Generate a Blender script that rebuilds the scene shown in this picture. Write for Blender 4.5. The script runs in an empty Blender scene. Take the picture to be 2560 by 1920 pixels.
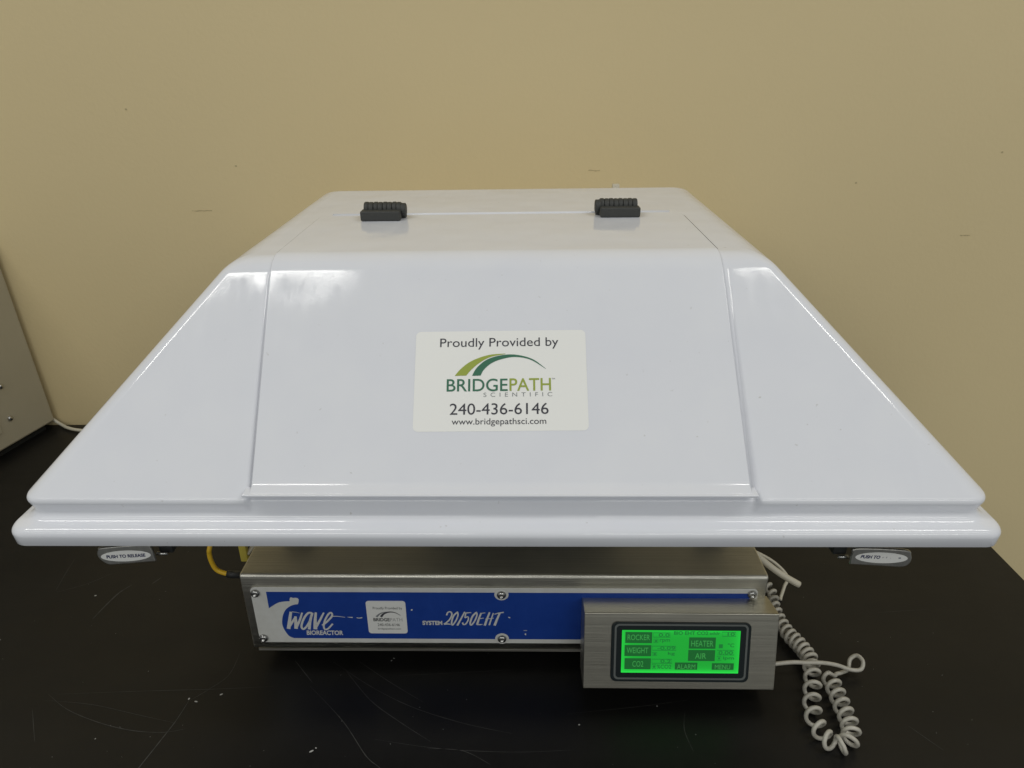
import bpy, bmesh, math, random
from mathutils import Vector, Matrix, Euler
from mathutils.geometry import tessellate_polygon
random.seed(7)
R = math.radians
S = bpy.context.scene
C = S.collection

# ------------------------------------------------------------------ camera
cam_d = bpy.data.cameras.new("camera")
cam = bpy.data.objects.new("camera", cam_d); C.objects.link(cam)
cam_d.sensor_fit = 'HORIZONTAL'; cam_d.sensor_width = 36.0; cam_d.lens = 24.888
cam_d.clip_start = 0.01; cam_d.clip_end = 50
_p, _r = R(24.7297), R(-0.2784)
_f = Vector((0, math.cos(_p), -math.sin(_p))); _x = Vector((1, 0, 0)); _u = _x.cross(_f)
_ri = math.cos(_r) * _x + math.sin(_r) * _u; _up = -math.sin(_r) * _x + math.cos(_r) * _u
m = Matrix((_ri, _up, -_f)).transposed().to_4x4(); m.translation = (0, 0, 0.555)
cam.matrix_world = m
S.camera = cam

# ------------------------------------------------------------------ world, lamps, exposure
w = bpy.data.worlds.new("World"); S.world = w; w.use_nodes = True
w.node_tree.nodes["Background"].inputs[0].default_value = (0.95, 1.0, 1.0, 1)
w.node_tree.nodes["Background"].inputs[1].default_value = 0.21
S.view_settings.view_transform = 'Standard'; S.view_settings.look = 'None'
S.view_settings.gamma = 1; S.view_settings.use_curve_mapping = False
S.view_settings.exposure = 0.0

def ceiling_lamp(x, y, sx, sy, power, col=(1.0, 0.985, 0.93), z=1.95):
    d = bpy.data.lights.new("ceiling_lamp", 'AREA'); d.shape = 'RECTANGLE'; d.size = sx; d.size_y = sy
    d.energy = power; d.color = col
    o = bpy.data.objects.new("ceiling_lamp", d); C.objects.link(o); o.location = (x, y, z)
    return o
# fluorescent fittings in the ceiling over and behind the camera
ceiling_lamp(-1.16, 0.06, 1.2, 0.21, 11.0)
ceiling_lamp(1.28, 0.06, 1.2, 0.21, 11.0)
ceiling_lamp(-1.55, -1.25, 1.2, 0.26, 4.0)
ceiling_lamp(1.45, -1.25, 1.2, 0.26, 4.0)

ceiling_lamp(-1.60, -3.4, 2.4, 1.2, 44.0)  # unseen rear pair: wide panels added for low light on the front faces
ceiling_lamp(1.60, -3.4, 2.4, 1.2, 44.0)

# ------------------------------------------------------------------ helpers
def link(o, parent=None):
    C.objects.link(o)
    if parent is not None: o.parent = parent
    return o
def tag(o, label=None, cat=None, group=None, kind=None):
    for k, v in (("label", label), ("category", cat), ("group", group), ("kind", kind)):
        if v: o[k] = v
    return o
def empty(name, loc, rot=(0, 0, 0)):
    o = bpy.data.objects.new(name, None); o.empty_display_size = 0.02
    o.location = loc; o.rotation_euler = rot; C.objects.link(o); return o
def mesh_obj(name, verts, faces, mat, parent=None, smooth=False, wn=False):
    me = bpy.data.meshes.new(name); me.from_pydata([tuple(v) for v in verts], [], faces); me.update()
    bm = bmesh.new(); bm.from_mesh(me); bmesh.ops.recalc_face_normals(bm, faces=bm.faces); bm.to_mesh(me); bm.free()
    me.materials.append(mat)
    if smooth: me.polygons.foreach_set("use_smooth", [True] * len(me.polygons))
    o = bpy.data.objects.new(name, me); link(o, parent)
    if wn:
        md = o.modifiers.new("wn", 'WEIGHTED_NORMAL'); md.weight = 80; md.keep_sharp = True
    return o
def bm_obj(name, bm, mat, parent=None, smooth=False, wn=False):
    bmesh.ops.recalc_face_normals(bm, faces=bm.faces)
    me = bpy.data.meshes.new(name); bm.to_mesh(me); bm.free(); me.materials.append(mat)
    if smooth: me.polygons.foreach_set("use_smooth", [True] * len(me.polygons))
    o = bpy.data.objects.new(name, me); link(o, parent)
    if wn:
        md = o.modifiers.new("wn", 'WEIGHTED_NORMAL'); md.weight = 80
    return o
def flat_obj(name, polys, mat, parent=None, M=None):
    """polys: list of 3D polygons, each one face (filled as ngon)"""
    V_ = []; F_ = []
    for p in polys:
        b = len(V_); V_ += [tuple(v) for v in p]
        if len(p) == 4: F_.append((b, b + 1, b + 2, b + 3))
        else: F_ += [tuple(b + i for i in t) for t in tessellate_polygon([[Vector(v) for v in p]])]
    me = bpy.data.meshes.new(name); me.from_pydata(V_, [], F_); me.update(); me.materials.append(mat)
    o = bpy.data.objects.new(name, me); return link(o, parent)
def box_bm(x0, x1, y0, y1, z0, z1, bev=0.0, seg=3):
    bm = bmesh.new(); bmesh.ops.create_cube(bm, size=1)
    for v in bm.verts:
        v.co = ((x0 + x1) / 2 + v.co.x * (x1 - x0), (y0 + y1) / 2 + v.co.y * (y1 - y0), (z0 + z1) / 2 + v.co.z * (z1 - z0))
    if bev: bmesh.ops.bevel(bm, geom=list(bm.edges), offset=bev, segments=seg, profile=0.5, affect='EDGES')
    return bm
def prism(name, poly, axis_to3, t0, t1, mat, parent, bev=0.0, seg=2, smooth=True):
    """poly: list of 2D points; axis_to3(u, v, t) -> 3D"""
    n = len(poly); bm = bmesh.new()
    a = [bm.verts.new(axis_to3(p[0], p[1], t0)) for p in poly]
    b = [bm.verts.new(axis_to3(p[0], p[1], t1)) for p in poly]
    bm.faces.new(a); bm.faces.new(b[::-1])
    for i in range(n): bm.faces.new((a[i], b[i], b[(i + 1) % n], a[(i + 1) % n]))
    bmesh.ops.recalc_face_normals(bm, faces=bm.faces)
    if bev:
        es = [e for e in bm.edges if (e.verts[0] in a and e.verts[1] in a) or (e.verts[0] in b and e.verts[1] in b)]
        bmesh.ops.bevel(bm, geom=es, offset=bev, segments=seg, profile=0.5, affect='EDGES')
    return bm_obj(name, bm, mat, parent, smooth, wn=smooth)
def rrect(x0, x1, y0, y1, r, n=6):
    pts = []
    for cx, cy, a0 in ((x1 - r, y1 - r, 0), (x0 + r, y1 - r, 90), (x0 + r, y0 + r, 180), (x1 - r, y0 + r, 270)):
        for i in range(n + 1):
            a = R(a0 + 90 * i / n); pts.append((cx + r * math.cos(a), cy + r * math.sin(a)))
    return pts
def ellipse(cx, cy, rx, ry, rot=0, n=40):
    c, s = math.cos(rot), math.sin(rot); o = []
    for i in range(n):
        a = 2 * math.pi * i / n; x, y = rx * math.cos(a), ry * math.sin(a)
        o.append((cx + c * x - s * y, cy + s * x + c * y))
    return o
def catmull(pts, n=8, closed=False):
    out = []; P = [Vector(p) for p in pts]
    for i in range(len(P) - 1):
        p0 = P[max(i - 1, 0)]; p1 = P[i]; p2 = P[i + 1]; p3 = P[min(i + 2, len(P) - 1)]
        for k in range(n):
            t = k / n
            out.append(0.5 * ((2 * p1) + (p2 - p0) * t + (2 * p0 - 5 * p1 + 4 * p2 - p3) * t * t + (3 * p1 - p0 - 3 * p2 + p3) * t ** 3))
    out.append(P[-1]); return out
def tube(name, path, rad, mat, parent=None, seg=10, cap=True):
    """sweep a circle along 3D points with parallel transport; rad number or list"""
    P = [Vector(p) for p in path]; n = len(P)
    rr = rad if isinstance(rad, (list, tuple)) else [rad] * n
    T = [(P[min(i + 1, n - 1)] - P[max(i - 1, 0)]).normalized() for i in range(n)]
    ref = Vector((0, 0, 1)) if abs(T[0].z) < 0.9 else Vector((1, 0, 0))
    N = (ref - T[0] * ref.dot(T[0])).normalized()
    V = []; F = []
    for i in range(n):
        N = (N - T[i] * N.dot(T[i])).normalized(); B = T[i].cross(N)
        for k in range(seg):
            a = 2 * math.pi * k / seg
            V.append(P[i] + (N * math.cos(a) + B * math.sin(a)) * rr[i])
        if i:
            for k in range(seg):
                F.append(((i - 1) * seg + k, (i - 1) * seg + (k + 1) % seg, i * seg + (k + 1) % seg, i * seg + k))
    if cap: F.append(tuple(range(seg))); F.append(tuple((n - 1) * seg + k for k in range(seg)))
    return mesh_obj(name, V, F, mat, parent, True)
def ribbon(path2, wid, plane, mat_polys):
    """2D brush stroke -> list of quads appended to mat_polys; wid list or (w0,w1)"""
    P = [Vector(p) for p in path2]; n = len(P); L = []
    for i in range(n):
        t = (P[min(i + 1, n - 1)] - P[max(i - 1, 0)]); t.normalize(); nn = Vector((-t.y, t.x))
        ww = wid[i] if isinstance(wid, list) else wid[0] + (wid[1] - wid[0]) * i / max(n - 1, 1)
        L.append((P[i] + nn * ww / 2, P[i] - nn * ww / 2))
    for i in range(n - 1):
        mat_polys.append([plane(*L[i][0]), plane(*L[i][1]), plane(*L[i + 1][1]), plane(*L[i + 1][0])])

def text_tris(body, x0, x1, y0, y1, bold=0.0, shear=0.0, spacing=1.0):
    """text as flat triangles fitted in a 2D box -> (verts2d, faces)"""
    cu = bpy.data.curves.new("t", 'FONT'); cu.body = body; cu.size = 1; cu.offset = bold; cu.shear = shear
    cu.space_character = spacing; cu.resolution_u = 5; cu.fill_mode = 'FRONT' if hasattr(cu, 'fill_mode') else cu.fill_mode
    ob = bpy.data.objects.new("t", cu); C.objects.link(ob); bpy.context.view_layer.update()
    me = bpy.data.meshes.new_from_object(ob.evaluated_get(bpy.context.evaluated_depsgraph_get()))
    V = [v.co.copy() for v in me.vertices]; F = [tuple(p.vertices) for p in me.polygons]
    bpy.data.objects.remove(ob); bpy.data.curves.remove(cu); bpy.data.meshes.remove(me)
    ax0 = min(v.x for v in V); ax1 = max(v.x for v in V); ay0 = min(v.y for v in V); ay1 = max(v.y for v in V)
    return [(x0 + (v.x - ax0) / (ax1 - ax0) * (x1 - x0), y0 + (v.y - ay0) / (ay1 - ay0) * (y1 - y0)) for v in V], F
def text_obj(name, items, plane, mat, parent):
    """items: list of (body,x0,x1,y0,y1[,bold,shear,spacing]) in 2D plane coordinates -> one print mesh for each line"""
    for it in items:
        v, f = text_tris(*it)
        me = bpy.data.meshes.new(name); me.from_pydata([tuple(plane(*p)) for p in v], [], f); me.update(); me.materials.append(mat)
        o = bpy.data.objects.new(name, me); link(o, parent)

# ------------------------------------------------------------------ materials
def mat(name, col, rough=0.5, metal=0.0, spec=0.5, emit=None, estr=0.0, coat=0.0):
    mt = bpy.data.materials.new(name); mt.use_nodes = True
    b = mt.node_tree.nodes["Principled BSDF"]
    b.inputs["Base Color"].default_value = (*col, 1); b.inputs["Roughness"].default_value = rough
    b.inputs["Metallic"].default_value = metal; b.inputs["Specular IOR Level"].default_value = spec
    b.inputs["Coat Weight"].default_value = coat
    if emit: b.inputs["Emission Color"].default_value = (*emit, 1); b.inputs["Emission Strength"].default_value = estr
    return mt
class N:
    def __init__(s, mt): s.t = mt.node_tree; s.b = s.t.nodes["Principled BSDF"]
    def n(s, typ, **kw):
        q = s.t.nodes.new(typ)
        for k, v in kw.items():
            if k.startswith("i_"): 
                key = k[2:].replace("_", " ")
                q.inputs[key].default_value = v
            else: setattr(q, k, v)
        return q
    def l(s, a, b): s.t.links.new(a, b)
    def coord(s, scale=(1, 1, 1), space='Object'):
        tc = s.n('ShaderNodeTexCoord'); mp = s.n('ShaderNodeMapping'); mp.inputs['Scale'].default_value = scale
        s.l(tc.outputs[space], mp.inputs['Vector']); return mp.outputs['Vector']
    def noise(s, vec, scale, detail=3, rough=0.5):
        q = s.n('ShaderNodeTexNoise'); q.inputs['Scale'].default_value = scale; q.inputs['Detail'].default_value = detail
        q.inputs['Roughness'].default_value = rough; s.l(vec, q.inputs['Vector']); return q.outputs['Fac']
    def ramp(s, fac, stops):
        q = s.n('ShaderNodeValToRGB'); e = q.color_ramp.elements
        while len(e) < len(stops): e.new(0.5)
        for i, (p, c) in enumerate(stops): e[i].position = p; e[i].color = (*c, 1) if len(c) == 3 else c
        s.l(fac, q.inputs['Fac']); return q.outputs['Color']
    def rough(s, fac, a, b):
        q = s.n('ShaderNodeMapRange'); q.inputs['To Min'].default_value = a; q.inputs['To Max'].default_value = b
        s.l(fac, q.inputs['Value']); s.l(q.outputs['Result'], s.b.inputs['Roughness'])
    def bump(s, fac, strength, dist, normal=None):
        q = s.n('ShaderNodeBump'); q.inputs['Strength'].default_value = strength; q.inputs['Distance'].default_value = dist
        s.l(fac, q.inputs['Height'])
        if normal is not None: s.l(normal, q.inputs['Normal'])
        s.l(q.outputs['Normal'], s.b.inputs['Normal']); return q.outputs['Normal']

# glossy thermoformed white plastic
M_plastic = mat("white_plastic", (0.80, 0.82, 0.85), 0.08); k = N(M_plastic)
v = k.coord(); f1 = k.noise(v, 11, 2); f2 = k.noise(v, 260, 4)
tone = k.ramp(k.noise(v, 22, 5), [(0.3, (0.79, 0.808, 0.87)), (0.7, (0.815, 0.832, 0.885))])
speck = k.ramp(k.noise(v, 190, 2, 0.4), [(0.75, (0, 0, 0)), (0.82, (0.45, 0.45, 0.45))])
mx = k.n('ShaderNodeMix', data_type='RGBA'); k.l(speck, mx.inputs[0]); k.l(tone, mx.inputs[6]); mx.inputs[7].default_value = (0.42, 0.40, 0.37, 1)
k.l(mx.outputs[2], k.b.inputs['Base Color'])
nrm = k.bump(f1, 0.20, 0.01); k.bump(f2, 0.03, 0.0006, nrm)
# rubbed and wiped patches: streaks running down the panels
st1 = k.noise(k.coord((14, 3, 3)), 2.2, 6, 0.7); st2 = k.noise(k.coord((60, 8, 8)), 2.0, 5, 0.75)
ml = k.n('ShaderNodeMath', operation='MULTIPLY'); k.l(st1, ml.inputs[0]); k.l(st2, ml.inputs[1])
k.rough(ml.outputs[0], -0.03, 0.50)
# painted wall
M_wall = mat("tan_wall_paint", (0.52, 0.42, 0.215), 0.6); k = N(M_wall); v = k.coord()
k.l(k.ramp(k.noise(v, 1.3, 4), [(0.3, (0.70, 0.575, 0.325)), (0.7, (0.735, 0.605, 0.348))]), k.b.inputs['Base Color'])
nrm = k.bump(k.noise(v, 170, 3), 0.22, 0.0012); k.bump(k.noise(v, 2.4, 3), 0.15, 0.012, nrm)
# black epoxy bench top
M_bench = mat("black_epoxy_resin", (0.014, 0.0135, 0.0125), 0.4); k = N(M_bench); v = k.coord()
k.l(k.ramp(k.noise(v, 5, 6, 0.65), [(0.3, (0.0055, 0.0053, 0.0050)), (0.75, (0.011, 0.0105, 0.0097))]), k.b.inputs['Base Color'])
k.b.inputs['Specular IOR Level'].default_value = 0.30
k.rough(k.noise(k.coord((1, 2.2, 1)), 7, 8, 0.75), 0.22, 0.58); k.bump(k.noise(v, 900, 2), 0.12, 0.0003)
M_scratch = mat("bench_scratch", (0.050, 0.049, 0.046), 0.6)
M_fleck = mat("bench_fleck", (0.42, 0.42, 0.40), 0.7)
# brushed stainless steel, grain along x
def steel(name, col, r0, r1, sc=(6, 400, 400), gr=0.10):
    mt = mat(name, col, 0.35, 1.0); k = N(mt); v = k.coord(sc); g = k.noise(v, 1.0, 5, 0.6); v2 = k.coord(); b2 = k.noise(v2, 14, 4)
    mx = k.n('ShaderNodeMath', operation='MULTIPLY_ADD'); mx.inputs[1].default_value = 0.6; mx.inputs[2].default_value = 0.0
    k.l(g, mx.inputs[0]); ad = k.n('ShaderNodeMath', operation='ADD'); k.l(mx.outputs[0], ad.inputs[0])
    m2 = k.n('ShaderNodeMath', operation='MULTIPLY'); m2.inputs[1].default_value = 0.4; k.l(b2, m2.inputs[0]); k.l(m2.outputs[0], ad.inputs[1])
    k.rough(ad.outputs[0], r0, r1)
    c0 = tuple(c * 0.86 for c in col); c1 = tuple(min(c * 1.12, 1) for c in col)
    k.l(k.ramp(ad.outputs[0], [(0.32, c0), (0.68, c1)]), k.b.inputs['Base Color'])
    k.bump(g, gr, 0.0006)
    return mt
M_steel = steel("brushed_steel", (0.80, 0.78, 0.70), 0.34, 0.52, (6, 900, 900), 0.75)
M_steel2 = steel("brushed_steel_box", (0.60, 0.58, 0.50), 0.30, 0.48, (8, 500, 500), 0.30)
M_screw = mat("screw_steel", (0.45, 0.45, 0.44), 0.25, 1.0)
M_latch = steel("latch_steel", (0.52, 0.51, 0.48), 0.3, 0.45, (300, 20, 20))
M_white = mat("white_enamel_plate", (0.74, 0.75, 0.73), 0.3); k = N(M_white); v = k.coord()
k.l(k.ramp(k.noise(v, 40, 6, 0.7), [(0.25, (0.66, 0.66, 0.62)), (0.6, (0.75, 0.76, 0.74))]), k.b.inputs['Base Color'])
M_blue = mat("blue_print", (0.012, 0.055, 0.33), 0.32); k = N(M_blue); v = k.coord()
k.l(k.ramp(k.noise(v, 30, 6, 0.7), [(0.3, (0.010, 0.050, 0.31)), (0.7, (0.016, 0.066, 0.37))]), k.b.inputs['Base Color'])
M_wprint = mat("white_print", (0.74, 0.75, 0.74), 0.35)
M_label = mat("label_paper", (0.90, 0.905, 0.885), 0.4); k = N(M_label); v = k.coord(); k.bump(k.noise(v, 300, 3), 0.05, 0.0004)
M_ink = mat("dark_ink", (0.045, 0.045, 0.06), 0.5)
M_navy = mat("navy_ink", (0.02, 0.025, 0.11), 0.5)
M_greyink = mat("grey_ink", (0.25, 0.27, 0.28), 0.5)
M_green1 = mat("dark_green_ink", (0.035, 0.16, 0.095), 0.5)
M_green2 = mat("lime_green_ink", (0.33, 0.40, 0.06), 0.5)
M_fade = mat("faded_ink", (0.33, 0.34, 0.40), 0.6)
M_black = mat("black_plastic", (0.018, 0.019, 0.019), 0.5); k = N(M_black); k.bump(k.noise(k.coord(), 700, 2), 0.15, 0.0003)
M_hinge = mat("hinge_plastic", (0.042, 0.044, 0.042), 0.55); k = N(M_hinge); k.bump(k.noise(k.coord(), 900, 2), 0.25, 0.0003)
M_bezel = mat("bezel_black", (0.012, 0.020, 0.022), 0.35)
M_trim = mat("bezel_grey", (0.16, 0.175, 0.17), 0.4)
M_cord = mat("grey_white_vinyl", (0.50, 0.48, 0.42), 0.38); k = N(M_cord)
k.l(k.ramp(k.noise(k.coord(), 120, 4), [(0.3, (0.44, 0.42, 0.36)), (0.7, (0.54, 0.52, 0.46))]), k.b.inputs['Base Color'])
M_cable = mat("cream_vinyl", (0.62, 0.58, 0.47), 0.4)
M_yellow = mat("yellow_vinyl", (0.80, 0.50, 0.03), 0.4)
M_tag = mat("yellow_tag", (0.58, 0.48, 0.08), 0.5)
M_cab = mat("cabinet_paint", (0.45, 0.42, 0.32), 0.5); k = N(M_cab); v = k.coord()
k.l(k.ramp(k.noise(v, 6, 5), [(0.3, (0.42, 0.38, 0.275)), (0.7, (0.475, 0.432, 0.32))]), k.b.inputs['Base Color']); k.bump(k.noise(v, 400, 2), 0.2, 0.0004)
M_tray = mat("tray_aluminium", (0.80, 0.79, 0.74), 0.6, 0.0)
M_gap = mat("lid_gap_shade", (0.10, 0.10, 0.10), 0.5)  # dark colour standing in for the shade in the lid's seam
M_scuff = mat("wall_scuff", (0.47, 0.39, 0.22), 0.7)
def lcd(name, col, s): return mat(name, (0.01, 0.02, 0.01), 0.35, emit=col, estr=s)
M_lcd = mat("lcd_backlight", (0.01, 0.03, 0.01), 0.3, emit=(0.010, 0.42, 0.036), estr=1.0)
k = N(M_lcd); tc = k.n('ShaderNodeTexCoord'); sp = k.n('ShaderNodeSeparateXYZ'); k.l(tc.outputs['Object'], sp.inputs[0])
def _m(op, a, b=None):      # edge-lit panel: brighter towards its rim and by the lamp along the lower edge
    q = k.n('ShaderNodeMath', operation=op)
    for i_, x_ in enumerate((a, b)):
        if x_ is None: continue
        if isinstance(x_, (int, float)): q.inputs[i_].default_value = x_
        else: k.l(x_, q.inputs[i_])
    return q.outputs[0]
ex = _m('POWER', _m('DIVIDE', _m('ABSOLUTE', sp.outputs['X']), 0.0545), 10.0)
ez = _m('POWER', _m('DIVIDE', _m('ABSOLUTE', _m('SUBTRACT', sp.outputs['Z'], 0.0396)), 0.0218), 8.0)
lo = _m('MULTIPLY', _m('LESS_THAN', sp.outputs['Z'], 0.0396), _m('MULTIPLY', ez, 0.7))
k.l(_m('ADD', _m('ADD', 0.85, lo), _m('MULTIPLY', _m('MAXIMUM', ex, ez), 0.55)), k.b.inputs['Emission Strength'])
M_lcd_dark = lcd("lcd_dark_pixels", (0.005, 0.105, 0.018), 1.0)
M_lcd_ink = lcd("lcd_ink_pixels", (0.006, 0.17, 0.028), 1.0)
M_lcd_txt = lcd("lcd_light_pixels", (0.04, 0.30, 0.06), 1.0)

# ------------------------------------------------------------------ setting: wall and bench top
WALL_Y = 1.053
wall = bm_obj("wall", box_bm(-3.2, 3.2, WALL_Y, WALL_Y + 0.1, -0.9, 1.95), M_wall); tag(wall, kind="structure")
bench = bm_obj("bench_top", box_bm(-1.9, 0.597, 0.12, WALL_Y - 0.001, -0.032, 0.0, 0.003), M_bench, None, True, True); tag(bench, kind="structure")

# ------------------------------------------------------------------ left cabinet
def cabinet():
    t = empty("metal_cabinet", (-0.7575, 1.044, 0.0), (0, 0, R(-12.2)))
    tag(t, "beige painted metal cabinet with small screws at the left picture edge by the wall", "cabinet")
    H_ = 0.315; D = 0.50; Wd = 0.40
    def lean(bm):      # the sheet-metal side leans back slightly towards its top
        for q in bm.verts: q.co.x -= 0.048 * q.co.z
        return bm
    bm_obj("body", lean(box_bm(-Wd, 0, -D, 0, 0.012, H_, 0.004)), M_cab, t, True, True)
    bm_obj("plinth", box_bm(-Wd + 0.02, -0.012, -D + 0.02, -0.012, 0.0, 0.013), M_black, t)
    bm_obj("side_panel", lean(box_bm(-0.004, 0.0022, -D + 0.05, -0.094, 0.038, 0.105, 0.0012)), M_cab, t, True, True)
    for (yy, zz) in ((-0.070, 0.1054), (-0.074, 0.0531)):
        bm = bmesh.new(); bmesh.ops.create_uvsphere(bm, u_segments=14, v_segments=8, radius=0.0042)
        for q in bm.verts: q.co = (q.co.x * 0.75 + 0.001, q.co.y + yy, q.co.z + zz)
        bm_obj("screw", lean(bm), M_screw, t, True)
cabinet()
c = tube("white_cable", catmull([(-0.80, 1.025, 0.03), (-0.777, 1.046, 0.022), (-0.752, 1.043, 0.006), (-0.729, 1.030, 0.004), (-0.700, 1.022, 0.004), (-0.64, 1.016, 0.004), (-0.56, 1.02, 0.004)], 8), 0.0026, M_cable)
tag(c, "thin cream cable curving out from behind the cabinet onto the bench", "cable")

# ------------------------------------------------------------------ hood
HW, HT, YT, ZT, YB = 0.3440, 0.2117, 0.1278, 0.1396, 0.4429
TX, KZ = -0.0051, 0.0061
DEPTH = YT + YB
def warp(v):
    x, y, z = v; q = max(z, 0) / ZT
    return (x + TX * q, y, z + KZ * x * q)
LW, LYB, OFF, REC = 0.1769, 0.282, 0.0024, 0.0042
SL = math.atan2(YT, ZT); cS, sS = math.cos(SL), math.sin(SL)
hood = empty("hood", (-0.0078, 0.4222, 0.2720))
hood.rotation_euler = (Matrix.Rotation(R(-0.7701), 3, 'Z') @ Matrix.Rotation(R(0.4072), 3, 'X') @ Matrix.Rotation(R(-0.148), 3, 'Y')).to_euler()
tag(hood, "large glossy white plastic hood with sloping sides over the bioreactor", "hood")
def fillet(poly, radii, n=8):
    out = [Vector(poly[0])]
    for i in range(1, len(poly) - 1):
        p0, p, p1 = Vector(poly[i - 1]), Vector(poly[i]), Vector(poly[i + 1]); r = radii[i]
        a = (p0 - p).normalized(); b = (p1 - p).normalized()
        ang = a.angle(b); d = r / math.tan(ang / 2); s = p + a * d; e = p + b * d
        bis = (a + b).normalized(); cen = p + bis * (r / math.sin(ang / 2))
        v0 = s - cen; v1 = e - cen; th = v0.angle(v1); sg = 1 if v0.x * v1.y - v0.y * v1.x > 0 else -1
        for k_ in range(n + 1):
            t = sg * th * k_ / n; cc, ss = math.cos(t), math.sin(t)
            out.append(cen + Vector((v0.x * cc - v0.y * ss, v0.x * ss + v0.y * cc)))
    out.append(Vector(poly[-1])); return out
prof = fillet([(-0.0122, -0.0335), (-0.0130, -0.0215), (0.0014, -0.0168), (-0.0026, -0.0025), (YT, ZT), (0.1415, ZT)],
              [0, 0.0062, 0.0070, 0.0055, 0.030, 0], 10)
def ring(i, z, r, n=10):
    x1 = HW - i * ((HW - HT) / YT if i > 0 else 1); x0 = -x1; y0 = i; y1 = DEPTH - i
    pts = rrect(x0, x1, y0, y1, r, n); q3 = 3 * (n + 1)
    # the front carries a shallow recess for the lid; its edges need their own vertices
    d = REC * max(0, min(1, (z + 0.012) / 0.008)) * max(0, min(1, (0.118 - z) / 0.02))
    wide = 1 + 2.2 * max(0, min(1, (0.006 - z) / 0.012))
    front = [(sx * (LW + 0.0022 + (e - 0.0022) * wide), d * f_) for sx, es in ((-1, ((.0060, 0), (.0044, .0), (.0036, .10), (.0028, .55), (.0022, 1))), (1, ((.0022, 1), (.0028, .55), (.0036, .10), (.0044, .0), (.0060, 0)))) for e, f_ in es]
    out = [(px, py, z) for px, py in pts[:q3]] + [(fx, y0 + fd * cS, z - fd * sS) for fx, fd in front] + [(px, py, z) for px, py in pts[q3:]]
    return [warp(p) for p in out]
def rad(i): return 0.014 - 0.005 * max(0, min(1, i / 0.02))
rings = [ring(p.x, p.y, rad(p.x)) for p in prof]
inner = [(-0.0098, -0.0335), (-0.0092, -0.0265), (0.0060, -0.0215), (0.0060, -0.0060), (YT, ZT - 0.0080)]
rings = [ring(i, z, max(rad(i) - 0.003, 0.005)) for i, z in inner[::-1]] + rings
V = [p for q in rings for p in q]; nr = len(rings[0]); F = []
for i in range(len(rings) - 1):
    for k_ in range(nr):
        F.append((i * nr + k_, i * nr + (k_ + 1) % nr, (i + 1) * nr + (k_ + 1) % nr, (i + 1) * nr + k_))
F.append(tuple(range(nr))); F.append(tuple((len(rings) - 1) * nr + k_ for k_ in range(nr)))
mesh_obj("shell", V, F, M_plastic, hood, True, True)

# sloping-face coordinates: x across, s up the slope, o outwards
def face(x, s, o):
    y = s * sS - o * cS; z = s * cS + o * sS
    q = max(z, 0) / ZT
    return warp((x - TX * q, y, z))

# lid: bent sheet lying proud of the shell, front slope, ridge and top
lp = fillet([(-0.0035, 0.0052), (0.0085 * sS - OFF * cS, 0.0085 * cS + OFF * sS + 0.0005), (YT - OFF * math.tan((math.pi / 2 - SL) / 2), ZT + OFF), (LYB, ZT + OFF)], [0, 0.011, 0.030 + OFF, 0], 12)
# subdivide the rear run so the rear corners can be rounded
path = lp[:-1]; last = lp[-1]; prev = lp[-2]; L = (last - prev).length
for q in [0.5] + [1 - 0.014 / L * (1 - j / 8) for j in range(9)]: path.append(prev.lerp(last, q))
V = []; F = []; cols = 9
tot = [0]
for a, b in zip(path, path[1:]): tot.append(tot[-1] + (b - a).length)
for i, p in enumerate(path):
    rem = tot[-1] - tot[i]; hw = LW
    if rem < 0.014: hw = LW - 0.014 + math.sqrt(max(0.014 ** 2 - (0.014 - rem) ** 2, 0))
    for c_ in range(cols): V.append(warp((-0.0010 - hw + 2 * hw * c_ / (cols - 1), p.x, p.y)))
for i in range(len(path) - 1):
    for c_ in range(cols - 1): F.append((i * cols + c_, i * cols + c_ + 1, (i + 1) * cols + c_ + 1, (i + 1) * cols + c_))
lid = mesh_obj("lid", V, F, M_plastic, hood, True)
md = lid.modifiers.new("s", 'SOLIDIFY'); md.thickness = 0.0022; md.offset = -1
me = lid.data; me.update()
if me.polygons[len(me.polygons) // 3].normal.z < 0: me.flip_normals()
md = lid.modifiers.new("b", 'BEVEL'); md.width = 0.0008; md.segments = 3; md.limit_method = 'ANGLE'; md.angle_limit = R(50)
md = lid.modifiers.new("w", 'WEIGHTED_NORMAL'); md.weight = 80
bm = box_bm(-LW - 0.0062, LW + 0.0030, -0.0050, 0.0060, 0.0028, 0.0052, 0.0009)
bm_obj("lip", bm, M_plastic, lid, True, True)
# dark tube in place of the shaded gap round the lid on the flat top, and the low bead of the shell behind it
def gap(sx):
    pts = [(sx * LW - 0.0010 + sx * 0.0005, YT + 0.016, ZT + 0.0004), (sx * LW - 0.0010 + sx * 0.0005, LYB - 0.013, ZT + 0.0004)]
    for j in range(1, 7):
        a = R(90 * j / 6); pts.append((sx * (LW - 0.0135 + 0.014 * math.cos(a)) - 0.0010, LYB - 0.0135 + 0.014 * math.sin(a), ZT + 0.0004))
    return tube("lid_gap_shade", [warp(p) for p in pts], 0.0011, M_gap, hood, 8)
gap(-1); gap(1)
tube("rear_bead", [warp((x, LYB + 0.0020, ZT + 0.0016)) for x in (-LW + 0.010, -0.06, 0.0, 0.06, LW - 0.012)], 0.0019, M_plastic, hood, 10)

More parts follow.
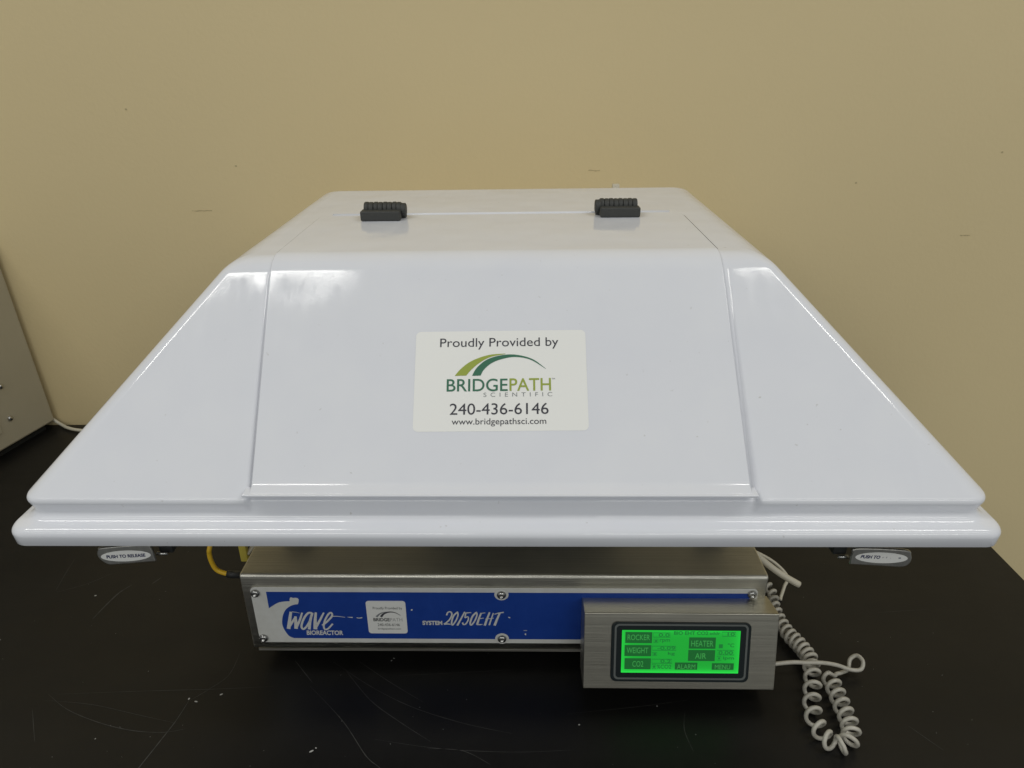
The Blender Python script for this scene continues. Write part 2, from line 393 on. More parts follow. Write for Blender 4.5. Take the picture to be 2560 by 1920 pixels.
# sticker on the lid
ROT = R(0.4); cR, sR = math.cos(ROT), math.sin(ROT)
def stick(u, v, o=0.0):   # u,v metres from the sticker centre
    return face(-0.0012 + u * cR - v * sR, 0.0866 + u * sR + v * cR, OFF + 0.0004 + o)
SW, SH = 0.0640, 0.0390
lab = rrect(-SW, SW, -SH, SH, 0.0038, 6)
st = flat_obj("sticker", [[stick(u, v) for u, v in lab]], M_label, hood)
tag(st, "white provider sticker with green arch logo and telephone number")
def card(x, y):   # pixel of the enlarged sticker -> metres on the sticker
    t = (y - 120) / 1108.0; xl = 175 - 35 * t; xr = 2052 + 38 * t
    u = (x - xl) / (xr - xl); yt_ = 125 - 20 * u; yb_ = 1232 - 12 * u
    return (-SW + 2 * SW * u, SH - 2 * SH * (y - yt_) / (yb_ - yt_))
def card_box(x0, x1, y0, y1):
    a = card(x0, y1); b = card(x1, y0); return a[0], b[0], a[1], b[1]
pl = lambda u, v: stick(u, v, 0.0002)
text_obj("lettering", [("Proudly Provided by", *card_box(440, 1752, 190, 333)), ("240-436-6146", *card_box(550, 1643, 922, 1052)), ("www.bridgepathsci.com", *card_box(572, 1618, 1085, 1178))], pl, M_ink, st)
text_obj("lettering", [("BRIDGE", *card_box(515, 1192, 655, 800), 0.006)], pl, M_green1, st)
text_obj("lettering", [("PATH", *card_box(1213, 1670, 650, 792), 0.006)], pl, M_green2, st)
text_obj("lettering", [("SCIENTIFIC", *card_box(925, 1685, 806, 857), -0.006, 0, 1.9), ("TM", *card_box(1680, 1716, 651, 668))], pl, M_greyink, st)
def arc_poly(outer, inn):
    o_ = [card(*p) for p in [tuple(q) for q in catmull(outer, 10)]]; i_ = [card(*p) for p in [tuple(q) for q in catmull(inn, 10)]]
    polys = []
    n = len(o_)
    for a in range(n - 1): polys.append([pl(*o_[a]), pl(*i_[a]), pl(*i_[a + 1]), pl(*o_[a + 1])])
    return polys
flat_obj("arch_mark", arc_poly([(605, 625), (680, 540), (800, 455), (980, 392), (1165, 376)], [(732, 622), (790, 555), (880, 480), (1000, 415), (1168, 380)]), M_green2, st)
flat_obj("arch_mark", arc_poly([(797, 625), (850, 535), (960, 445), (1120, 395), (1290, 390), (1470, 440), (1617, 548)], [(892, 622), (930, 555), (1020, 480), (1150, 432), (1290, 415), (1450, 448), (1614, 549)]), M_green1, st)

# hinges
def hinge(cx, cy, mirror):
    z0 = ZT + OFF + KZ * cx
    W2 = 0.0190
    e = bm_obj("hinge", box_bm(cx - W2, cx + W2, cy - 0.0005, cy + 0.0115, z0, z0 + 0.0095, 0.0016, 3), M_hinge, hood, True, True)
    sx = mirror * 0.0030
    bm_obj("rear_leaf", box_bm(cx - W2 + sx, cx + W2 + sx, cy + 0.0125, cy + 0.024, z0 - 0.0028, z0 + 0.008, 0.0014, 2), M_hinge, e, True, True)
    for j in range(8):
        xa = cx - W2 + sx * 0.3 + 0.0012 + j * (2 * W2 - 0.0024) / 8; xb = xa + (2 * W2 - 0.0024) / 8
        r = 0.0068; V = []; F = []; ns = 14; pr = [(0.0, 0.91), (0.12, 0.975), (0.3, 1), (0.7, 1), (0.88, 0.975), (1, 0.91)]
        dz = 0.0; dy = 0.0 if j % 2 else 0.0012
        for (t, s_) in pr:
            for a in range(ns):
                an = 2 * math.pi * a / ns
                V.append((xa + t * (xb - xa), cy + 0.0135 + dy + r * s_ * math.cos(an), z0 + 0.0088 + dz + r * s_ * math.sin(an)))
        for i in range(len(pr) - 1):
            for a in range(ns): F.append((i * ns + a, i * ns + (a + 1) % ns, (i + 1) * ns + (a + 1) % ns, (i + 1) * ns + a))
        F.append(tuple(range(ns))); F.append(tuple((len(pr) - 1) * ns + a for a in range(ns)))
        mesh_obj("knuckle", V, F, M_hinge, e, True)
    V = []
    tube("hinge_pin", [(cx + mirror * (W2 - 0.002), cy + 0.0135, z0 + 0.0084), (cx + mirror * (W2 + 0.0035), cy + 0.0135, z0 + 0.0084), (cx + mirror * (W2 + 0.0042), cy + 0.0135, z0 + 0.0084)], [0.0064, 0.0062, 0.0050], M_hinge, e, 16)
    return e
hinge(-0.1192, 0.252, 1)
hinge(0.1083, 0.257, -1)
# small clear catch at the rear edge
bm_obj("rear_catch", box_bm(0.1235, 0.1320, YB + 0.004, YB + 0.012, ZT - 0.010, ZT + 0.0022, 0.001), M_cable, hood, True, True)

# ------------------------------------------------------------------ rocker base unit
base = empty("bioreactor", (-0.0095, 0.5302, 0.0), (0, 0, R(-0.7189)))
tag(base, "low brushed steel bioreactor base with long blue and white name plate", "bioreactor")
BW, B0, B1, BD = 0.2499, 0.018, 0.112, 0.40
hp = fillet([(0.0, B0 + 0.0035), (0.0, B1), (BD, B1), (BD, B0)], [0, 0.0035, 0.0035, 0], 6)
prism("housing", [(p.x, p.y) for p in hp], lambda u, v, t: (t, u, v), -BW, BW, M_steel, base, 0.0015, 3)
bm_obj("bottom_plate", box_bm(-BW + 0.004, BW - 0.004, 0.0015, BD - 0.004, 0.0155, 0.0185), M_steel, base)
for sx in (-1, 1):
    for yy in (0.05, BD - 0.05):
        bm = bmesh.new(); bmesh.ops.create_cone(bm, cap_ends=True, segments=24, radius1=0.014, radius2=0.016, depth=0.0156)
        for q in bm.verts: q.co += Vector((sx * 0.19, yy, 0.0078))
        bm_obj("foot", bm, M_black, base)
PT = lambda u, v, t: (u, t, v)
plate = prism("name_plate", rrect(-0.2418, 0.2418, 0.0288, 0.0978, 0.0050), PT, -0.0012, -0.00005, M_white, base, 0.0003, 1)
tag(plate, "white enamel plate with blue printed field")
bl = lambda u, v: (u, -0.00135, v)
bl2 = lambda u, v: (u, -0.0015, v)
def zp(x, y):     # pixel of the enlarged plate -> metres on the plate face
    px = 620 + x * 0.18988; py = 1460 + y * 0.18988
    # homography fitted to the plate's corners
    z = 0.0978 - (py - 1471.2 - (px - 626) * 0.0012) * 0.0005105
    xx = -0.0014 + (px - 1254.5) * (0.0003752 + (py - 1484) * 1.06e-7)
    return (xx, z)
blue = [(180, 118)]
left = [(540, 712), (470, 680), (412, 600), (386, 530), (386, 470), (402, 400), (440, 335), (500, 292), (560, 272), (604, 268)]
left = [tuple(p) for p in catmull(left, 5)] + [(614, 240), (617, 205), (603, 190), (575, 184), (540, 188), (515, 178), (500, 186), (493, 205)] + [tuple(p) for p in catmull([(494, 228), (420, 233), (340, 248), (270, 284), (212, 320)], 4)]
tl = zp(180, 118)
poly = [(0.2345, 0.0928), (0.2345, 0.0343)] + [(zp(*p)[0], max(zp(*p)[1], 0.0343)) for p in left] + [(tl[0], 0.0928)]
flat_obj("blue_field", [[bl(*p) for p in poly]], M_blue, plate)
polys = []
for z in (0.0905, 0.0353): polys.append([bl2(*p) for p in ellipse(-0.0015, z, 0.0068, 0.0068)])
for p in polys: flat_obj("screw_surround", [p], M_white, plate)
# brush lettering
strokes = []
def br(pts, w0, w1=None, n=6, conv=zp):
    P = [conv(*p) for p in pts]; P = [tuple(q) for q in catmull([Vector(p) for p in P], n)] if n > 1 else P
    ribbon(P, (w0, w1 if w1 is not None else w0), lambda u, v: (u, -0.0016 - 0.00002 * (len(strokes) % 7), v), strokes)
W_ = 0.0030
def flush(name="brush_lettering"):
    flat_obj(name, strokes, M_wprint, plate); strokes.clear()
br([(507, 362), (490, 460), (470, 585)], W_ * 0.8, W_ * 1.25); br([(465, 580), (520, 500), (570, 425)], W_ * 0.9, W_ * 0.6); br([(568, 420), (570, 500), (572, 585)], W_ * 0.8, W_ * 1.2); br([(565, 580), (620, 480), (660, 372)], W_, W_ * 0.55)
br([(795, 378), (740, 378), (680, 450), (645, 545), (668, 588), (720, 545), (770, 460), (798, 375)], W_ * 0.75, W_ * 0.7); br([(798, 372), (765, 480), (748, 592)], W_ * 0.8, W_ * 0.95)
br([(845, 368), (832, 470), (832, 590)], W_ * 0.7, W_ * 1.3); br([(826, 582), (890, 480), (952, 370)], W_ * 1.0, W_ * 0.5)
br([(925, 540), (1000, 480), (1060, 415), (1050, 372), (1010, 395), (965, 470), (945, 550), (965, 592), (1010, 575), (1068, 515)], W_ * 0.7, W_ * 0.6)
flush()
br([(520, 362), (580, 368), (625, 378)], 0.0008, 0.0004, 3); flush('brush_dash'); br([(1070, 418), (1150, 420), (1235, 430)], 0.0009, 0.0005, 3); flush('brush_dash')
br([(1268, 428), (1300, 431), (1338, 432)], 0.0004, 0.0013, 3); flush('brush_dash'); br([(1390, 436), (1425, 441), (1468, 434)], 0.0008, 0.0011, 3); flush('brush_dash')
def zq(x, y): # second enlargement (system lettering)
    px = 1020 + x * 0.13562; py = 1480 + y * 0.13562
    return zp((px - 620) / 0.18988, (py - 1460) / 0.18988)
T_ = 0.0018; done = False
for item in [([(690, 415), (720, 360), (775, 355), (790, 410), (740, 500), (640, 580)], .8, .9), ([(640, 578), (700, 572), (765, 578)], .9, .7),
    ([(890, 360), (820, 430), (785, 540), (800, 590), (860, 520), (905, 420), (900, 360), (885, 352)], 1, .7),
    ([(1035, 350), (960, 480), (890, 600)], .7, 1.1),
    ([(1155, 365), (1090, 368), (1050, 372)], .5, .8), ([(1052, 372), (1035, 460)], .8, .7), ([(1035, 460), (1090, 440), (1100, 490), (1050, 570), (1005, 580), (990, 545)], .7, .9),
    ([(1250, 362), (1180, 430), (1135, 540), (1150, 592), (1215, 520), (1260, 420), (1258, 365), (1245, 352)], 1.1, .7),
    ([(1345, 370), (1300, 470), (1262, 585)], .9, 1.2), ([(1330, 378), (1380, 372), (1420, 368)], .5, .4), ([(1290, 478), (1350, 468), (1390, 462)], .5, .4), ([(1255, 580), (1310, 582), (1365, 578)], .9, .5),
    ([(1500, 358), (1450, 480), (1405, 600)], .9, 1.3), ([(1570, 372), (1530, 480), (1490, 592)], .6, .9), ([(1420, 480), (1500, 472), (1575, 462)], .5, .4),
    ([(1590, 392), (1670, 372), (1765, 358)], .5, .8), ([(1690, 375), (1640, 480), (1590, 598)], 1.0, 1.4),
    None, ([(30, 330), (50, 305)], 1.0, .6), ([(1850, 445), (1885, 458)], .6, .8), ([(2135, 690), (2200, 690)], .3, .3), ([(2165, 745), (2172, 775)], .9, .5)]:
    if item is None: flush(); done = True; continue
    br(item[0], T_ * item[1], T_ * item[2], 6, zq)
    if done: flush("chip")
a0 = zp(715, 665); a1 = zp(1200, 605); b0 = zq(238, 592); b1 = zq(608, 515)
text_obj("lettering", [("BIOREACTOR", a0[0], a1[0], a0[1], a1[1], 0.035, 0.1), ("SYSTEM", b0[0], b1[0], b0[1], b1[1], 0.04, 0.0)], lambda u, v: (u, -0.0017, v), M_wprint, plate)
# small sticker on the name plate
sm = prism("small_sticker", rrect(-0.1322, -0.0940, 0.0418, 0.0824, 0.0030), PT, -0.0019, -0.00140, M_label, base, 0, 1, False)
tag(sm, "small worn white provider sticker on the blue plate")
def sc(x, y):   # enlarged small sticker px -> plate
    return zp(x, y)
def scb(x0, x1, y0, y1):
    a = sc(x0, y1); b = sc(x1, y0); return a[0], b[0], a[1], b[1]
ps = lambda u, v: (u, -0.0021, v)
text_obj("lettering", [("Proudly Provided by", *scb(1615, 2005, 292, 332)), ("240-436-6146", *scb(1675, 1970, 505, 540)), ("bridgepathsci.com", *scb(1680, 1985, 565, 592)), ("BRIDGE", *scb(1620, 1835, 435, 478), 0.03)], ps, mat("worn_ink", (0.12, 0.125, 0.125), .5), sm)
text_obj("lettering", [("PATH", *scb(1845, 2005, 435, 478), 0.0)], ps, mat("faded_grey_ink", (0.45, 0.46, 0.45), .5), sm)
pp = []
A = [sc(*p) for p in [tuple(q) for q in catmull([(1720, 420), (1760, 380), (1830, 358), (1910, 365), (1985, 402)], 6)]]
ribbon(A, [0.0022 * (1 - i / len(A)) + 0.0002 for i in range(len(A))], ps, pp)
flat_obj("arch_mark", pp, M_ink, sm)
pp = []
A = [sc(*p) for p in [tuple(q) for q in catmull([(1660, 420), (1700, 385), (1745, 365), (1800, 355)], 6)]]
ribbon(A, [0.0020 * (1 - i / len(A)) + 0.0002 for i in range(len(A))], ps, pp)
flat_obj("arch_mark", pp, M_greyink, sm)
# button-head screws
def screw(x, z):
    V = []; F = []; ns = 24; pr = [(0.0044, 0.0), (0.0044, 0.0006), (0.0041, 0.0015), (0.0033, 0.0023), (0.0023, 0.0027), (0.0019, 0.0027), (0.0017, 0.0014)]
    for r, o in pr:
        for a in range(ns):
            an = 2 * math.pi * a / ns; V.append((x + r * math.cos(an), -0.0016 - o, z + r * math.sin(an)))
    for i in range(len(pr) - 1):
        for a in range(ns): F.append((i * ns + a, i * ns + (a + 1) % ns, (i + 1) * ns + (a + 1) % ns, (i + 1) * ns + a))
    F.append(tuple((len(pr) - 1) * ns + a for a in range(ns)))
    mesh_obj("screw", V, F, M_screw, base, True)
for x, z in ((-0.2368, 0.0913), (-0.2372, 0.0350), (-0.0015, 0.0905), (-0.0015, 0.0353), (0.2360, 0.0922), (0.2360, 0.0350)): screw(x, z)
for x in (-0.213, 0.213):
    bm = bmesh.new(); bmesh.ops.create_cone(bm, cap_ends=True, segments=28, radius1=0.017, radius2=0.015, depth=0.010)
    bmesh.ops.bevel(bm, geom=[e for e in bm.edges if e.verts[0].co.z > 0 and e.verts[1].co.z > 0], offset=0.002, segments=2, affect='EDGES')
    for q in bm.verts: q.co += Vector((x, 0.068, B1 + 0.005))
    bm_obj("rubber_bumper", bm, M_black, base, True, True)
# pivot block carrying the tray
bm_obj("pivot_block", box_bm(-0.085, 0.120, 0.11, 0.25, B1, 0.2205, 0.004), M_black, base, True, True)

# ------------------------------------------------------------------ tray with release latches
tray = empty("rocker_tray", (-0.0095, 0.71, 0.2205))
tag(tray, "steel tray under the white hood with push to release latches", "tray")
bm_obj("tray_plate", box_bm(-0.315, 0.315, -0.26, 0.255, 0.0, 0.012, 0.002), M_tray, tray, True, True)
def latch(outer, oc, orx, ory, rot, words, side):
    """outer: polygon in world x,z at the latch plane"""
    ox, oy, oz = -0.0095, 0.71, 0.2205
    conv = lambda u, v, t: (u - ox, t - oy, v - oz)
    pts = [tuple(p) for p in catmull(outer + [outer[0]], 4)][:-1]
    # keep the square inner lower corner
    lt = prism("latch", pts, conv, 0.4300, 0.4330, M_latch, tray, 0.0010, 3)
    xi = max(p[0] for p in outer) if side < 0 else min(p[0] for p in outer)
    x0, x1 = (xi + 0.0005, xi + 0.011) if side < 0 else (xi - 0.011, xi - 0.0005)
    c0 = conv(x0, 0.2130 if side < 0 else 0.2085, 0.437); c1 = conv(x1, 0.2225, 0.452)
    bm_obj("bracket", box_bm(c0[0], c1[0], c0[1], c1[1], c0[2], max(c1[2], 0.0005), 0.001), M_black, tray, True, True)
    c0 = conv((xi + 0.004) if side < 0 else (xi - 0.004), 0.2148 if side < 0 else 0.2085, 0.4345)
    tube("pin", [(c0[0] - 0.004, c0[1], c0[2]), (c0[0] + 0.004, c0[1], c0[2])], 0.0014, M_screw, tray, 10)
    # oval label
    ov = flat_obj("oval_label", [[conv(u, v, 0.42985) for u, v in ellipse(oc[0], oc[1], orx, ory, rot)]], M_label, lt)
    cc, ss = math.cos(rot), math.sin(rot)
    for body, u0, u1, v0, v1, mt in words:
        text_obj("lettering", [(body, u0, u1, v0, v1, 0.03, 0.12)], lambda u, v: conv(oc[0] + u * cc - v * ss, oc[1] + u * ss + v * cc, 0.42965), mt, lt)
    return lt
l1 = latch([(-0.3108, 0.2219), (-0.3070, 0.2236), (-0.2749, 0.2262), (-0.2708, 0.2226), (-0.2699, 0.2135), (-0.2702, 0.2108), (-0.2760, 0.2101), (-0.2980, 0.2081), (-0.3062, 0.2080), (-0.3113, 0.2125), (-0.3126, 0.2175)],
      (-0.2909, 0.2163), 0.0190, 0.0050, R(3.2), [("PUSH TO RELEASE", -0.0148, 0.0150, -0.0015, 0.0015, M_navy)], -1)
tag(l1, "steel latch with readable oval push label")
l2 = latch([(0.2557, 0.2048), (0.2558, 0.2144), (0.2588, 0.2196), (0.2950, 0.2176), (0.3007, 0.2129), (0.3013, 0.2058), (0.2964, 0.2020), (0.2827, 0.2027), (0.2620, 0.2043)],
      (0.2783, 0.2111), 0.0200, 0.0050, R(-3.0), [("PUSH TO", -0.0160, -0.0012, -0.0010, 0.0020, M_navy), ("r  l   .", 0.0005, 0.0070, 0.0000, 0.0013, M_fade), ("e", 0.0128, 0.0146, -0.0002, 0.0012, M_fade)], 1)
tag(l2, "steel latch whose label is half rubbed off")

# ------------------------------------------------------------------ control box with green screen
box = empty("control_box", (0.1538, 0.4806, 0.019), (Matrix.Rotation(R(-0.97), 3, 'Z') @ Matrix.Rotation(R(-13.9064), 3, 'X')).to_euler())
tag(box, "brushed steel control box with lit green touch screen leaning on the base", "control box")
CW, CH, CD = 0.0888, 0.0770, 0.0350
bm_obj("housing", box_bm(-CW, CW, 0, CD, 0, CH, 0.0009, 2), M_steel2, box, True, True)
for sx in (-1, 1):
    bm_obj("foot", box_bm(sx * 0.065 - 0.006, sx * 0.065 + 0.006, 0.020, 0.030, -0.0112, 0.0, 0.001), M_black, box)
BX = lambda u, v, t: (u, t, v)
prism("bezel", rrect(-0.0638, 0.0638, 0.0085, 0.0685, 0.0055), BX, -0.0016, -0.0001, M_bezel, box, 0.0006, 2)
def ring_prism(name, o_, i_, t0, t1, mt, parent):
    n = len(o_); V = [BX(*p, t0) for p in o_] + [BX(*p, t0) for p in i_] + [BX(*p, t1) for p in o_] + [BX(*p, t1) for p in i_]; F = []
    for a in range(n):
        b = (a + 1) % n
        F += [(a, b, n + b, n + a), (a, 2 * n + a, 2 * n + b, b), (n + a, n + b, 3 * n + b, 3 * n + a), (2 * n + a, 3 * n + a, 3 * n + b, 2 * n + b)]
    return mesh_obj(name, V, F, mt, parent)
ring_prism("bezel_trim", rrect(-0.0610, 0.0610, 0.0112, 0.0672, 0.0042), rrect(-0.0592, 0.0592, 0.0130, 0.0655, 0.0032), -0.0019, -0.0014, M_trim, box)
scr = flat_obj("screen", [[(u, -0.0018, v) for u, v in rrect(-0.0542, 0.0539, 0.0181, 0.0610, 0.0004, 2)]], M_lcd, box)
def g(x, y):   # enlarged screen px -> metres on the screen
    t = (y - 145) / 651.0; xl = 150 - 20 * t; xr = 1970 - 45 * t; u = (x - xl) / (xr - xl)
    yt_ = 140 + 10 * u; yb_ = 790 + 13 * u
    return (-0.0542 + 0.1081 * u, 0.0610 - 0.0429 * (y - yt_) / (yb_ - yt_))
def gb(x0, x1, y0, y1):
    a = g(x0, y1); b = g(x1, y0); return a[0], b[0], a[1], b[1]
p1 = lambda u, v: (u, -0.0019, v); p2 = lambda u, v: (u, -0.0020, v)
for body, bx_, tx_ in [("ROCKER", (195, 613, 170, 335), (232, 578, 208, 290)), ("WEIGHT", (183, 600, 368, 535), (218, 552, 405, 490)), ("CO2", (182, 592, 570, 737), (305, 475, 612, 698)),
    ("HEATER", (1170, 1590, 250, 420), (1208, 1552, 298, 385)), ("AIR", (1157, 1578, 442, 610), (1265, 1440, 490, 575)), ("ALARM", (955, 1305, 635, 743), (988, 1272, 662, 732)), ("MENU", (1520, 1862, 645, 745), (1568, 1805, 668, 735))]:
    x0, x1, y0, y1 = gb(*bx_)
    flat_obj("screen_button", [[p1(x0, y0), p1(x1, y0), p1(x1, y1), p1(x0, y1)]], M_lcd_dark, scr)
    text_obj("lettering", [(body, *gb(*tx_))], p2, M_lcd_txt, scr)
items = [("BIO EHT CO2", *gb(945, 1475, 158, 210), 0.03), ("addr", *gb(1490, 1655, 165, 210)), ("10", *gb(1765, 1880, 175, 225)), ("0.0", *gb(710, 880, 188, 240)), ("rpm", *gb(725, 885, 275, 335)),
    ("-0.09", *gb(690, 968, 390, 440)), ("kg", *gb(850, 960, 470, 530)), ("0.2", *gb(735, 900, 590, 640)), ("%CO2", *gb(680, 905, 668, 730)), ("°C", *gb(1768, 1870, 338, 398)), ("0.00", *gb(1625, 1850, 455, 510)), ("lpm", *gb(1695, 1865, 540, 600))]
items = [it if len(it) > 5 else it + (0.02,) for it in items]
text_obj("lettering", items, p1, M_lcd_ink, scr)
def frame(x0, x1, y0, y1, t=7):
    fr = []
    for q in ((x0, x1, y0, y0 + t), (x0, x1, y1 - t, y1), (x0, x0 + t, y0, y1), (x1 - t, x1, y0, y1)):
        a, b, c_, d = gb(*q); fr.append([p1(a, c_), p1(b, c_), p1(b, d), p1(a, d)])
    flat_obj("readout_frame", fr, M_lcd_ink, scr)
for q in ((625, 890, 178, 250), (610, 978, 380, 450), (605, 912, 580, 650), (1685, 1895, 165, 235), (1605, 1865, 442, 520), (1600, 1670, 535, 602), (605, 670, 662, 735), (632, 705, 272, 332), (610, 685, 475, 530)): frame(*q)
for q in ((1630, 1695, 352, 412), (650, 690, 290, 318), (630, 668, 488, 518), (622, 655, 680, 716), (1620, 1650, 552, 584)):
    a, b, c_, d = gb(*q); flat_obj("readout_mark", [[p2(a, c_), p2(b, c_), p2(b, d), p2(a, d)]], M_lcd_ink, scr)

# ------------------------------------------------------------------ cords and cables
def helix(path, rad_h, pitch, per=22):
    """coil round a smooth 3D path; pitch(t) metres, t in 0..1"""
    P = path; n = len(P); L = [0]
    for a, b in zip(P, P[1:]): L.append(L[-1] + (b - a).length)
    out = []; s = 0.0; ph = 0.0; j = 0; N_ = None
    while s < L[-1]:
        while j < n - 2 and L[j + 1] < s: j += 1
        q = (s - L[j]) / max(L[j + 1] - L[j], 1e-9); c_ = P[j].lerp(P[j + 1], q)
        T = (P[min(j + 2, n - 1)] - P[max(j - 1, 0)]).normalized()
        if N_ is None: N_ = Vector((0, 0, 1))
        N_ = (N_ - T * N_.dot(T)).normalized(); B = T.cross(N_)
        t = s / L[-1]; rh = rad_h(t) if callable(rad_h) else rad_h
        out.append(c_ + (N_ * math.cos(ph) + B * math.sin(ph)) * rh)
        p_ = pitch(t); s += p_ / per; ph += 2 * math.pi / per
    return out
cord = empty("coiled_cord", (0.29, 0.50, 0.0))
tag(cord, "grey white coiled telephone style cord looping on the bench beside the control box", "cord")
off = Vector((0.29, 0.50, 0.0))
pts = [(0.262, 0.690, 0.030), (0.281, 0.655, 0.014), (0.2900, 0.6241, 0.0095), (0.2868, 0.6026, 0.009), (0.2851, 0.5777, 0.009), (0.2866, 0.5605, 0.009), (0.2924, 0.5439, 0.009), (0.2958, 0.5261, 0.009), (0.2926, 0.5128, 0.009), (0.2872, 0.4964, 0.009), (0.2808, 0.4824, 0.009), (0.2755, 0.4672, 0.009), (0.2728, 0.4543, 0.009), (0.2735, 0.4448, 0.009), (0.2756, 0.4356, 0.009), (0.2822, 0.4290, 0.009), (0.2921, 0.4310, 0.009), (0.2995, 0.440, 0.009), (0.3030, 0.4541, 0.009), (0.3036, 0.4654, 0.009), (0.3046, 0.4771, 0.009), (0.3055, 0.4909, 0.009), (0.3062, 0.5030, 0.009)]
path = [q - off for q in catmull([Vector(p) for p in pts], 8)]
def pitch(t):
    for lim, p_ in ((0.33, 0.0098), (0.38, 0.0085), (0.49, 0.0066), (0.52, 0.0100), (0.71, 0.0158), (0.83, 0.0108), (1.01, 0.0106)):
        if t < lim: return p_
hx = helix(path, lambda t: 0.0068 - 0.0026 * max(0, min(1, (0.40 - t) / 0.10)), pitch)
tube("coil", hx, 0.00195, M_cord, cord, 8)
ld = [hx[-1]] + [Vector(p) - off for p in [(0.3120, 0.506, 0.008), (0.3161, 0.510, 0.006), (0.3220, 0.5125, 0.005), (0.3300, 0.5160, 0.006), (0.3350, 0.5245, 0.010), (0.3415, 0.5255, 0.014), (0.3440, 0.5180, 0.014), (0.3400, 0.5118, 0.010), (0.3300, 0.5115, 0.010), (0.3160, 0.5125, 0.0150), (0.3008, 0.5122, 0.0185), (0.2843, 0.5120, 0.019), (0.2700, 0.5115, 0.020), (0.2440, 0.5075, 0.021)]]
tube("straight_lead", catmull(ld, 8), 0.0020, M_cord, cord, 8)

hose = tube("hose_stub", catmull([(0.236, 0.640, 0.080), (0.255, 0.625, 0.070), (0.2827, 0.607, 0.0530), (0.3075, 0.60, 0.0395)], 6), 0.0036, M_cable, None, 14)
tag(hose, "short stiff cream hose stub sticking out right of the steel base", "hose")
wire = tube("thin_cable", catmull([(0.255, 0.668, 0.045), (0.295, 0.655, 0.030), (0.312, 0.640, 0.018), (0.3075, 0.632, 0.010), (0.3020, 0.6240, 0.0022), (0.300, 0.6195, 0.0018)], 8), 0.0019, M_cable, None, 8)
tag(wire, "thin pale cable arching down to the bench under the hose stub", "cable")
pth = [Vector(p) for p in [(0.243, 0.70, 0.079), (0.265, 0.702, 0.080), (0.290, 0.70, 0.0785), (0.312, 0.70, 0.080)]]
sc_ = tube("short_coil", helix([q for q in catmull(pth, 8)], 0.0050, lambda t: 0.0085, 18), 0.0019, M_cable, None, 8)
tag(sc_, "small pale coil of cable just under the hood rim behind the base", "cable")

yel = empty("yellow_cable", (-0.30, 0.57, 0.0)); tag(yel, "yellow sensor cable with black plug in the left side of the base", "cable")
off2 = Vector((-0.30, 0.57, 0.0))
tube("cable", [q - off2 for q in catmull([Vector(p) for p in [(-0.288, 0.64, 0.2195), (-0.290, 0.60, 0.175), (-0.2945, 0.563, 0.128), (-0.2968, 0.560, 0.116), (-0.2960, 0.560, 0.1040), (-0.2928, 0.560, 0.0960), (-0.2858, 0.560, 0.0920), (-0.2800, 0.560, 0.0910)]], 8)], 0.0023, M_yellow, yel, 12)
tube("plug", [Vector(p) - off2 for p in [(-0.2838, 0.560, 0.0910), (-0.2836, 0.560, 0.0910), (-0.2790, 0.560, 0.0905), (-0.2700, 0.560, 0.0900), (-0.2698, 0.560, 0.0900), (-0.2590, 0.560, 0.0895)]], [0.0022, 0.0036, 0.0038, 0.0038, 0.0046, 0.0046], M_black, yel, 16)
yt = empty("yellow_connector", (-0.2905, 0.62, 0.060)); tag(yt, "flat yellow cable connector hanging behind the left end of the base", "connector")
bm_obj("body", box_bm(-0.0042, 0.0038, -0.003, 0.003, 0.0, 0.0300, 0.001), M_tag, yt, True, True)
tube("lead", catmull([(0.0, 0, 0.028), (0.002, 0.004, 0.06), (0.012, 0.02, 0.11), (0.02, 0.04, 0.1602)], 6), 0.0020, M_tag, yt, 8)
tube("strap", catmull([(0.003, 0.0, 0.008), (0.012, 0.010, 0.018), (0.030, 0.03, 0.036), (0.0445, 0.05, 0.040)], 6), 0.0024, M_cable, yt, 8)

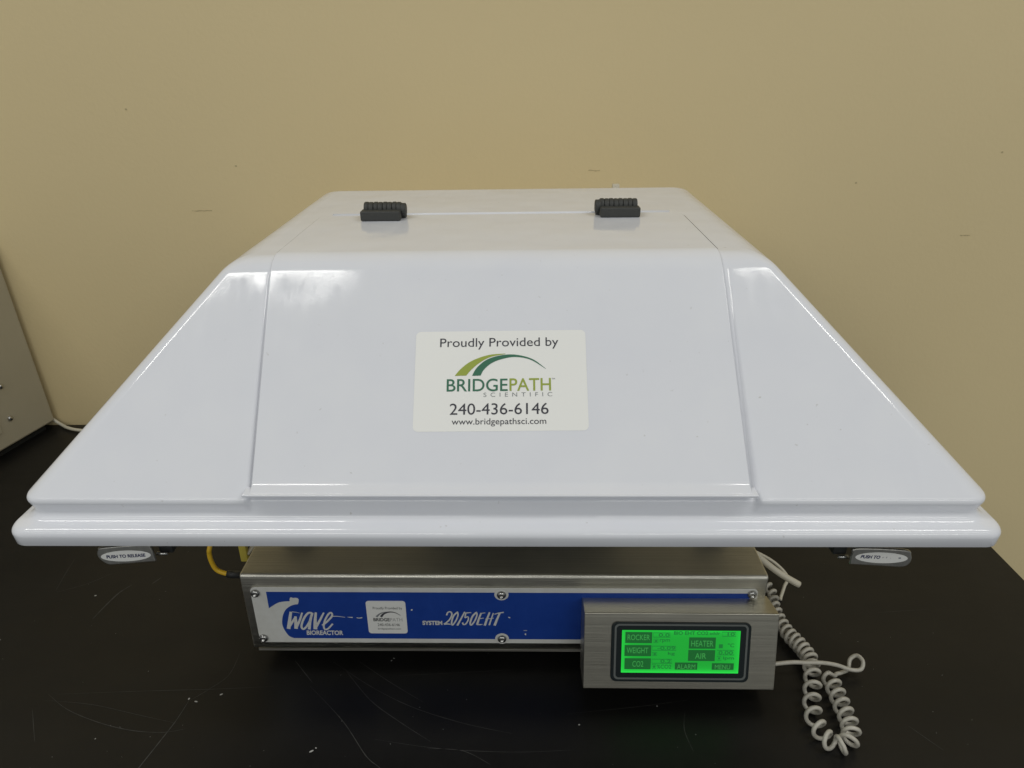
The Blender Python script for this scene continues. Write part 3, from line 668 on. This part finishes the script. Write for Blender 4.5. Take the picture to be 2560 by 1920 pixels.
# ------------------------------------------------------------------ wear: scratches on the bench, scuffs on the wall
scr_lines = [([(-0.4432, 0.6517), (-0.4507, 0.6389), (-0.4552, 0.6223), (-0.4595, 0.5956)], 2.2), ([(-0.4146, 0.6637), (-0.4207, 0.6527)], 1.6), ([(-0.5362, 0.6982), (-0.5323, 0.6724), (-0.5264, 0.6415)], 0.9),
 ([(-0.4764, 0.672), (-0.4903, 0.6587), (-0.5019, 0.65), (-0.5237, 0.6394)], 0.8), ([(-0.2812, 0.5484), (-0.2822, 0.5183), (-0.2958, 0.4999), (-0.3093, 0.4864)], 0.8), ([(-0.3093, 0.4864), (-0.312, 0.4644), (-0.3171, 0.4425), (-0.3235, 0.4168), (-0.327, 0.40)], 1.5),
 ([(-0.4479, 0.4953), (-0.4201, 0.4778), (-0.3842, 0.4636), (-0.35, 0.4547), (-0.3193, 0.4521), (-0.2998, 0.4556)], 0.9), ([(-0.439, 0.4953), (-0.3624, 0.4984), (-0.2849, 0.5007), (-0.2296, 0.5037)], 0.5),
 ([(-0.4458, 0.488), (-0.3989, 0.4829), (-0.3493, 0.471), (-0.3109, 0.4619)], 0.5), ([(-0.2215, 0.5357), (-0.1968, 0.5077)], 1.0), ([(-0.1824, 0.534), (-0.1393, 0.5031), (-0.0956, 0.4785), (-0.0466, 0.4604), (-0.0015, 0.4491)], 0.9),
 ([(-0.1567, 0.5347), (-0.1221, 0.5087), (-0.0853, 0.4838)], 0.8), ([(-0.1655, 0.5205), (-0.1364, 0.4867), (-0.1065, 0.4632), (-0.0744, 0.4412)], 1.0), ([(-0.198, 0.5035), (-0.1578, 0.4635), (-0.1298, 0.4276), (-0.1156, 0.4157), (-0.10, 0.40)], 0.9),
 ([(-0.0757, 0.4342), (-0.0448, 0.4317), (-0.02, 0.4181)], 0.7), ([(-0.1245, 0.4438), (-0.0654, 0.4341), (-0.0015, 0.4303), (0.05, 0.432)], 0.6), ([(-0.4529, 0.478), (-0.4294, 0.4431)], 0.6), ([(-0.1141, 0.5158), (-0.0014, 0.5224)], 0.4),
 ([(0.05, 0.47), (0.12, 0.478), (0.165, 0.485)], 0.5), ([(0.158, 0.43), (0.155, 0.452), (0.160, 0.472)], 0.7), ([(0.36, 0.455), (0.378, 0.43)], 0.7), ([(0.40, 0.60), (0.46, 0.605)], 0.4)]
pl_ = []; rnd = random.Random(3)
for pts, wd in scr_lines:
    P = [tuple(q) for q in catmull([Vector(p) for p in pts], 8)]; n = len(P)
    ws = [0.00075 * wd * (0.25 + 0.75 * math.sin(math.pi * (i + 0.5) / n)) * rnd.uniform(0.5, 1.2) for i in range(n)]
    ribbon(P, ws, lambda u, v: (u, v, 0.00025), pl_)
o = flat_obj("scratches", pl_, M_scratch, bench); tag(o, kind="stuff")
pl_ = []
for x, y, s in [(-0.31, 0.489, 1.4), (-0.302, 0.4858, 1.3), (-0.281, 0.494, 1.4), (-0.1785, 0.432, 1.5), (-0.1753, 0.4352, 1), (-0.1235, 0.535, 1), (-0.1215, 0.538, .8), (-0.3764, 0.4457, .8), (-0.476, 0.633, 1.6), (-0.541, 0.566, 1.2), (0.135, 0.478, 1), (0.06, 0.458, 1.2)] + [(rnd.uniform(-0.6, 0.5), rnd.uniform(0.40, 0.75), rnd.uniform(0.12, 0.38)) for _ in range(150)]:
    pl_.append([(x + u, y + v, 0.0004) for u, v in ellipse(0, 0, 0.0009 * s * rnd.uniform(.6, 1.6), 0.0006 * s, rnd.uniform(0, 3), 7)])
o = flat_obj("flecks", pl_, M_fleck, bench); tag(o, kind="stuff")
pl_ = []
for a, b, z, wd in [(-0.4693, -0.4399, 0.3528, 0.0016), (0.6708, 0.6858, 0.3113, 0.0022), (0.111, 0.128, 0.4075, 0.0012)]:
    P = [(a + (b - a) * i / 8, z + rnd.uniform(-1, 1) * 0.0006) for i in range(9)]
    ribbon(P, [wd * rnd.uniform(0.2, 1) for _ in P], lambda u, v: (u, WALL_Y - 0.0004, v), pl_)
for x, z in [(-0.5338, 0.4927), (-0.394, 0.4161), (0.5, 0.3884), (0.70, 0.43)]:
    pl_.append([(x + u, WALL_Y - 0.0004, z + v) for u, v in ellipse(0, 0, 0.0016, 0.0012, 0, 8)])
o = flat_obj("scuff_marks", pl_, M_scuff, wall); tag(o, kind="stuff")
